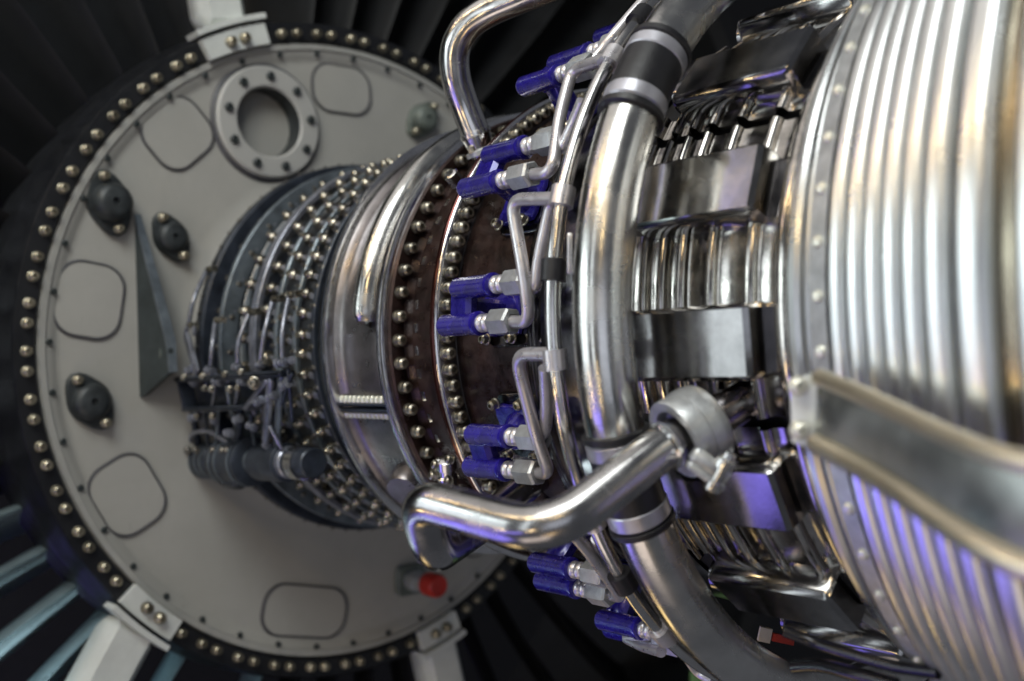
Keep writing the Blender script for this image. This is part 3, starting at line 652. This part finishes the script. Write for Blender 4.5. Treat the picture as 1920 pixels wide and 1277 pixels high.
for k, a in enumerate(BPH):
    a0, a1_ = a + 5.6, a + 23 - 5.6
    m_ = (a0 + a1_)/2
    lab = desc[k]
    t = thing('hooped_strip', lab, 'strip', cyl(1.88, .57, m_), 'hooped strips between the box covers')
    if k in (2, 4):
        MB().shell(prof, a0 - .8, m_ - .9 + (1.5 if k == 4 else -1), 8, .006).obj('strip', LINER, t)
        MB().shell(prof, m_ + .9 + (1.5 if k == 4 else -1), a1_ + .8, 8, .006).obj('strip', LINER, t)
    else:
        MB().shell(prof, a0 - .8, a1_ + .8, 12, .006).obj('strip', LINER, t)
bl = ['box cover at the bottom edge among dark pipes', 'lowest clearly seen black box cover, above the bottom pipes', 'black box cover with a violet reflection, right of the band clamp', 'blue-grey box cover at mid height right of the big duct',
      'smoked steel box cover above the middle one, with warm reflections', 'broad bronze-tinted box cover right of the black rubber sleeve', 'box cover at the top edge above the bronze-tinted one', 'box cover over the crown, cut by the top edge']
for k, a in enumerate(BPH):
    t = thing('box_cover', bl[k], 'cover', cyl(1.91, .57, a), 'box covers round the turbine')
    fr = frame(1.905, .582, a)
    MB().box(fr, .235, .062, .112, .007).obj('box_body', BOX, t)
    MB().box(frame(1.905, .556, a), .262, .010, .128, .004).obj('base_flange', DARKCH, t)
    MB().lathe([(0, .03), (.05, .03), (.058, .024)], frame(1.765, .575, a) @ SX, 20).obj('end_boss', DARKCH, t)
rf = thing('rear_rings', 'stepped polished rings between the box covers and the ribbed exhaust', 'ring', (2.1, 0, 0))
ring_obj([(2.040, .565), (2.048, .582), (2.056, .588), (2.066, .590), (2.075, .586), (2.080, .600), (2.086, .610), (2.094, .612), (2.098, .605)], LINER, rf, 'front_ring', 200)
ring_obj([(2.096, .600), (2.100, .624), (2.106, .632), (2.116, .634), (2.122, .630), (2.126, .616)], RIB, rf, 'middle_ring', 200)
ring_obj([(2.124, .612), (2.130, .640), (2.136, .647), (2.146, .650), (2.152, .646), (2.158, .640), (2.160, .655)], RIB, rf, 'rear_ring', 200)
MB().revolve([(2.157, .640), (2.159, .662), (2.163, .668), (2.192, .676)], n=200).obj('rivet_strip', FIT, rf)
rv = MB().lathe([(0, .0085), (.003, .0085), (.006, .006), (.007, 0.001)], n=12).mesh('rivet', RIVET)
for k in range(60):
    ph = k*6 - 180 + .5
    if abs(ph) < 110: inst(rv, 'rivet', rf, frame(2.180, .672, ph) @ SOUT)

# ================================================================== ribbed exhaust
ex = thing('exhaust_nozzle', 'wide brushed steel exhaust section with deep rounded ribs', 'exhaust', (2.4, 0, 0))
ribs = [(2.2085, .683, .0160), (2.246, .703, .0155), (2.281, .722, .0150), (2.315, .740, .0155), (2.350, .758, .0155), (2.388, .778, .0175), (2.438, .802, .023), (2.506, .822, .018)]
MB().revolve([(2.188, .64), (2.19, .668), (2.193, .672)], n=160).obj('front_edge', RIB, ex)
for s_, r_, hw in ribs:
    sl = .12; pr = []
    for j in range(13):
        u = -1 + 2*j/12; pr.append((s_ + hw*u, r_ + .002 + sl*hw*u*.9 - .016*(abs(u)**4)))
    pr = [(pr[0][0] - .001, pr[0][1] - .02)] + pr + [(pr[-1][0] + .001, pr[-1][1] - .02)]
    MB().revolve(pr, n=260).obj('rib', RIB, ex)
MB().revolve([(2.17, .64), (2.42, .762), (2.458, .780)], n=220).obj('groove_wall', DEEPM, ex)  # black colour paints in the shade between the ribs
MB().revolve([(2.459, .77), (2.462, .785), (2.475, .786), (2.54, .79), (2.57, .80), (2.60, .815), (2.75, .84)], n=220).obj('inner_wall', INNER, ex)

# ================================================================== side beam with end bracket
bt_ = thing('side_beam', 'broad channel beam sweeping right from the white end bracket across the exhaust', 'beam', on_d(1600, 800, 1.2))
topl = [(1536, 700, 1.25), (1600, 726, 1.18), (1680, 762, 1.10), (1760, 800, 1.03), (1840, 832, .97), (1925, 856, .92), (2050, 880, .86)]
botl = [(1528, 838, 1.25), (1600, 876, 1.18), (1680, 925, 1.10), (1760, 982, 1.03), (1840, 1034, .97), (1925, 1076, .92), (2050, 1120, .86)]
tp = smooth([on_d(*p) for p in topl], 4); bp_ = smooth([on_d(*p) for p in botl], 4)
inn = -AZ*.05
def sweep(A, B, cs):
    rows = []
    for a, b_ in zip(A, B):
        e_ = (b_ - a); rows.append([a + e_*u + AZ*v for u, v in cs])
    return MB().grid(rows, cv=True, cap0=True, cap1=True)
sweep(tp, bp_, [(.04, .0), (.12, .0), (.2, .003), (.3, .010), (.5, .013), (.7, .010), (.8, .003), (.88, 0), (.96, .0), (.96, -.006), (.04, -.006)]).obj('web', BEAM, bt_)
MB().tube([a_.lerp(b_, .05) for a_, b_ in zip(tp, bp_)], .0105, 14).obj('upper_lip', LIP, bt_)
MB().tube([a_.lerp(b_, .95) for a_, b_ in zip(tp, bp_)], .0125, 14).obj('lower_lip', LIP, bt_)
eb = thing('end_bracket', 'small white bracket plate with two bolts at the beam\'s left end', 'bracket', on_d(1508, 766, 1.28))
q1 = [on_d(x, y, z) for x, y, z in ((1484, 712, 1.285), (1530, 700, 1.27), (1538, 830, 1.265), (1506, 836, 1.28), (1488, 830, 1.285))]
slab(q1, -AZ*.008).obj('plate', WHITEP, eb)
for x, y in ((1494, 724), (1498, 806)): inst(boltmesh(RIVET), 'bolt', eb, look(on_d(x, y, 1.275), AZ) @ M.Scale(.012, 4))

# ================================================================== bottom clutter: thin pipes, red and cream board seen through the gap
t = thing('warning_board', 'small red and cream board seen through the dark gap by the lower duct', 'board', on_d(1446, 1192, 2.3))
MB().box(look(on_d(1434, 1190, 1.95), AZ, AY) @ M.Rotation(R(-12), 4, 'Z'), .022, .026, .01).obj('cream_part', SIGNW, t)
MB().box(look(on_d(1468, 1198, 1.95), AZ, AY) @ M.Rotation(R(-12), 4, 'Z'), .040, .014, .01).obj('red_part', SIGNR, t)
for (pts, rad, lab) in (([(1470, 1183, 1.62), (1530, 1206, 1.6), (1600, 1228, 1.55), (1680, 1250, 1.5), (1760, 1262, 1.45)], .009, 'upper of the dark thin pipes near the bottom edge'),
                        ([(1490, 1250, 1.68), (1540, 1248, 1.62), (1600, 1262, 1.56), (1680, 1285, 1.5)], .011, 'lower dark thin pipe at the very bottom edge')):
    tag(MB().tube(smooth([on_d(*p) for p in pts], 6), rad, 12).obj('drain_pipe', DEEPM), lab, 'pipe')

# ================================================================== actuator linkage at the compressor's left side
al = thing('actuator', 'dark blue-grey hydraulic actuator lying under the linkage left of the compressor', 'actuator', on_r(430, 868, .60))
A0, A1 = on_r(352, 862, .60), on_r(578, 868, .60); ad = (A1 - A0); L = ad.length; am = look(A0, ad)
k_ = L
def seg_(z0, z1, r, m, name, n=28): MB().lathe([(z0*k_, r*.9), (z0*k_ + .004, r), (z1*k_ - .004, r), (z1*k_, r*.88)], am, n).obj(name, m, al)
seg_(-.02, .10, .046, CASEBL, 'end_cap'); seg_(.09, .14, .036, RINGBL, 'collar'); seg_(.14, .30, .050, CASEBL, 'cylinder_body'); seg_(.30, .36, .042, RINGBL, 'collar')
seg_(.36, .60, .066, CASEBL, 'main_body'); seg_(.60, .66, .036, RINGBL, 'rod_gland'); seg_(.66, .86, .050, CASEBL, 'rod_head'); seg_(.85, .89, .042, LEVER, 'collar'); seg_(.89, 1.04, .038, CASEBL, 'rod_end')
MB().lathe([(.93*k_, .0385), (.93*k_, .044), (.98*k_, .044), (.98*k_, .0385)], am, 28, False, False).obj('ridge', CHROME, al)
for z0, r in ((.02, .049), (.06, .049), (.17, .053), (.22, .053), (.27, .053), (.40, .069), (.45, .069), (.56, .069), (.70, .049), (.82, .049)):
    MB().lathe([(z0*k_, r*.93), (z0*k_, r), (z0*k_ + .006, r), (z0*k_ + .006, r*.93)], am, 28, False, False).obj('ridge', RINGBL, al)
for t_, ph_ in ((.18, 40), (.26, 40), (.42, 20), (.50, 60), (.54, 20)):
    inst(boltmesh(STUD), 'bolt', al, look(A0 + ad*t_ + V((0, -.05, .03)), V((0, -1, .5))) @ M.Scale(.011, 4))
MB().tube(smooth([A0 + ad*.12 + V((0, -.02, .03)), A0 + ad*.2 + V((0, -.05, .075)), A0 + ad*.36 + V((0, -.05, .085)), A0 + ad*.48 + V((0, -.03, .05))], 6), .007, 10).obj('hydraulic_line', LEVER, al)
MB().box(look(A0 + ad*.46 + V((0, -.01, -.05)), V((0, 0, 1)), V((1, 0, 0))), .05, .10, .05, .012).obj('valve_block', CASEBL, al)
lk = thing('bell_crank', 'open box-shaped bell crank bracket above the actuator', 'bracket', on_r(430, 740, .60))
B0, B1 = on_r(345, 712, .60), on_r(520, 702, .60); bd = (B1 - B0); bmx = look(B0.lerp(B1, .5), cyl(0, 1, -8), V((1, 0, 0)))
up3 = V((0, 0, 1))
def bar(a, b_, wd, th, m, name, parent, nrm=V((0, -1, 0))):
    a, b_ = V(a), V(b_); d_ = (b_ - a); x = d_.normalized(); z = (nrm - x*nrm.dot(x)).normalized(); y = z.cross(x); c = (a + b_)/2
    mm = M(((x.x, y.x, z.x, c.x), (x.y, y.y, z.y, c.y), (x.z, y.z, z.z, c.z), (0, 0, 0, 1)))
    return MB().box(mm, d_.length, wd, th, min(wd, th)*.3).obj(name, m, parent)
bar(on_r(340, 712, .60), on_r(540, 700, .60), .016, .05, CASEBL, 'top_rail', lk)
bar(on_r(355, 768, .60), on_r(470, 764, .60), .014, .05, CASEBL, 'bottom_rail', lk)
bar(on_r(345, 712, .60), on_r(358, 768, .60), .012, .045, CASEBL, 'side_plate', lk)
bar(on_r(470, 766, .60), on_r(512, 712, .60), .016, .045, LEVER, 'side_plate', lk)
bar(on_r(350, 742, .565), on_r(490, 738, .565), .075, .012, CASEBL, 'back_plate', lk)
bar(on_r(362, 770, .59), on_r(374, 850, .60), .018, .02, CASEBL, 'leg', lk)
bar(on_r(452, 768, .59), on_r(440, 850, .60), .035, .02, CASEBL, 'leg', lk)
for x, y in ((345, 708), (380, 706), (422, 702), (452, 698), (383, 728), (396, 730), (430, 730), (445, 728), (370, 780), (398, 780)):
    inst(bC, 'bolt', lk, look(on_r(x, y, .622), AZ) @ M.Scale(.0085, 4))
inst(bC, 'bolt', lk, look(on_r(476, 718, .63), AZ) @ M.Scale(.016, 4))
bar(on_r(508, 708, .61), on_r(498, 830, .61), .022, .018, LEVER, 'drop_arm', lk)
bar(on_r(526, 690, .60), on_r(518, 850, .60), .030, .012, RINGBL, 'slotted_arm', lk)
for i, ((xa, ya), (xm, ym), (xb, yb), lab) in enumerate((
    ((388, 505), (364, 560), (353, 610), 'leftmost curved link rod, standing clear of the compressor front'),
    ((404, 600), (398, 650), (394, 700), 'straight link rod second from the left, above the bell crank'),
    ((468, 585), (448, 640), (446, 690), 'bowed link rod third from the left, above the bell crank'),
    ((512, 560), (497, 620), (488, 680), 'bowed link rod fourth from the left, beside the stud rows'),
    ((542, 552), (530, 620), (530, 678), 'rightmost bowed link rod, next to the pointed nuts'))):
    t = thing('link_rod', lab, 'rod', on_r(xm, ym, .60), 'link rods above the bell crank')
    MB().tube(smooth([on_r(xa, ya, .575), on_r(xm, ym, .60), on_r(xb, yb, .60)], 7), .0065, 12).obj('rod', LEVER, t)
    for x, y in ((xa, ya), (xb, yb)): inst(POSTME, 'pivot', t, look(on_r(x + 8, y, .60), V((-1, 0, 0)) + AZ*.2) @ M.Translation((0, 0, -.02)) @ M.Scale(.62, 4))
fk = thing('fork_link', 'forked flat link hanging from the leftmost rod to the bell crank', 'link', on_r(365, 660, .61))
bar(on_r(352, 612, .61), on_r(347, 628, .61), .010, .012, LEVER, 'fork_arm', fk); bar(on_r(364, 612, .61), on_r(364, 630, .61), .010, .012, LEVER, 'fork_arm', fk)
bar(on_r(349, 625, .61), on_r(370, 700, .61), .028, .012, LEVER, 'link_plate', fk)

# clevises and short arms that fill the linkage
random.seed(11)
cv_ = MB().lathe([(-.016, .008), (-.015, .012), (-.006, .012), (-.005, .008), (.005, .008), (.006, .012), (.015, .012), (.016, .006)], n=12).mesh('clevis', LEVER)
for x, y in ((356, 694), (394, 696), (446, 690), (488, 684), (528, 680), (545, 676), (362, 716), (410, 716), (455, 716), (365, 782), (402, 790), (446, 786), (472, 800), (486, 752), (512, 742), (536, 720), (500, 836), (428, 812)):
    inst(cv_, 'clevis', lk, look(on_r(x, y, .615 + jit(.01)), V((1, jit(.3), jit(.3)))) @ M.Scale(random.uniform(.8, 1.25), 4))
for (xa, ya), (xb, yb), w_ in (((405, 720), (398, 765), .009), ((425, 722), (432, 765), .008), ((448, 720), (440, 765), .010), ((385, 775), (392, 845), .010), ((410, 770), (405, 830), .009), ((470, 775), (478, 835), .012),
                               ((486, 700), (480, 760), .012), ((540, 690), (548, 790), .010), ((548, 700), (528, 760), .008), ((400, 700), (430, 716), .008), ((500, 790), (530, 845), .010)):
    bar(on_r(xa, ya, .605), on_r(xb, yb, .608), w_, .010, random.choice((LEVER, CASEBL, RINGBL)), 'short_arm', lk)
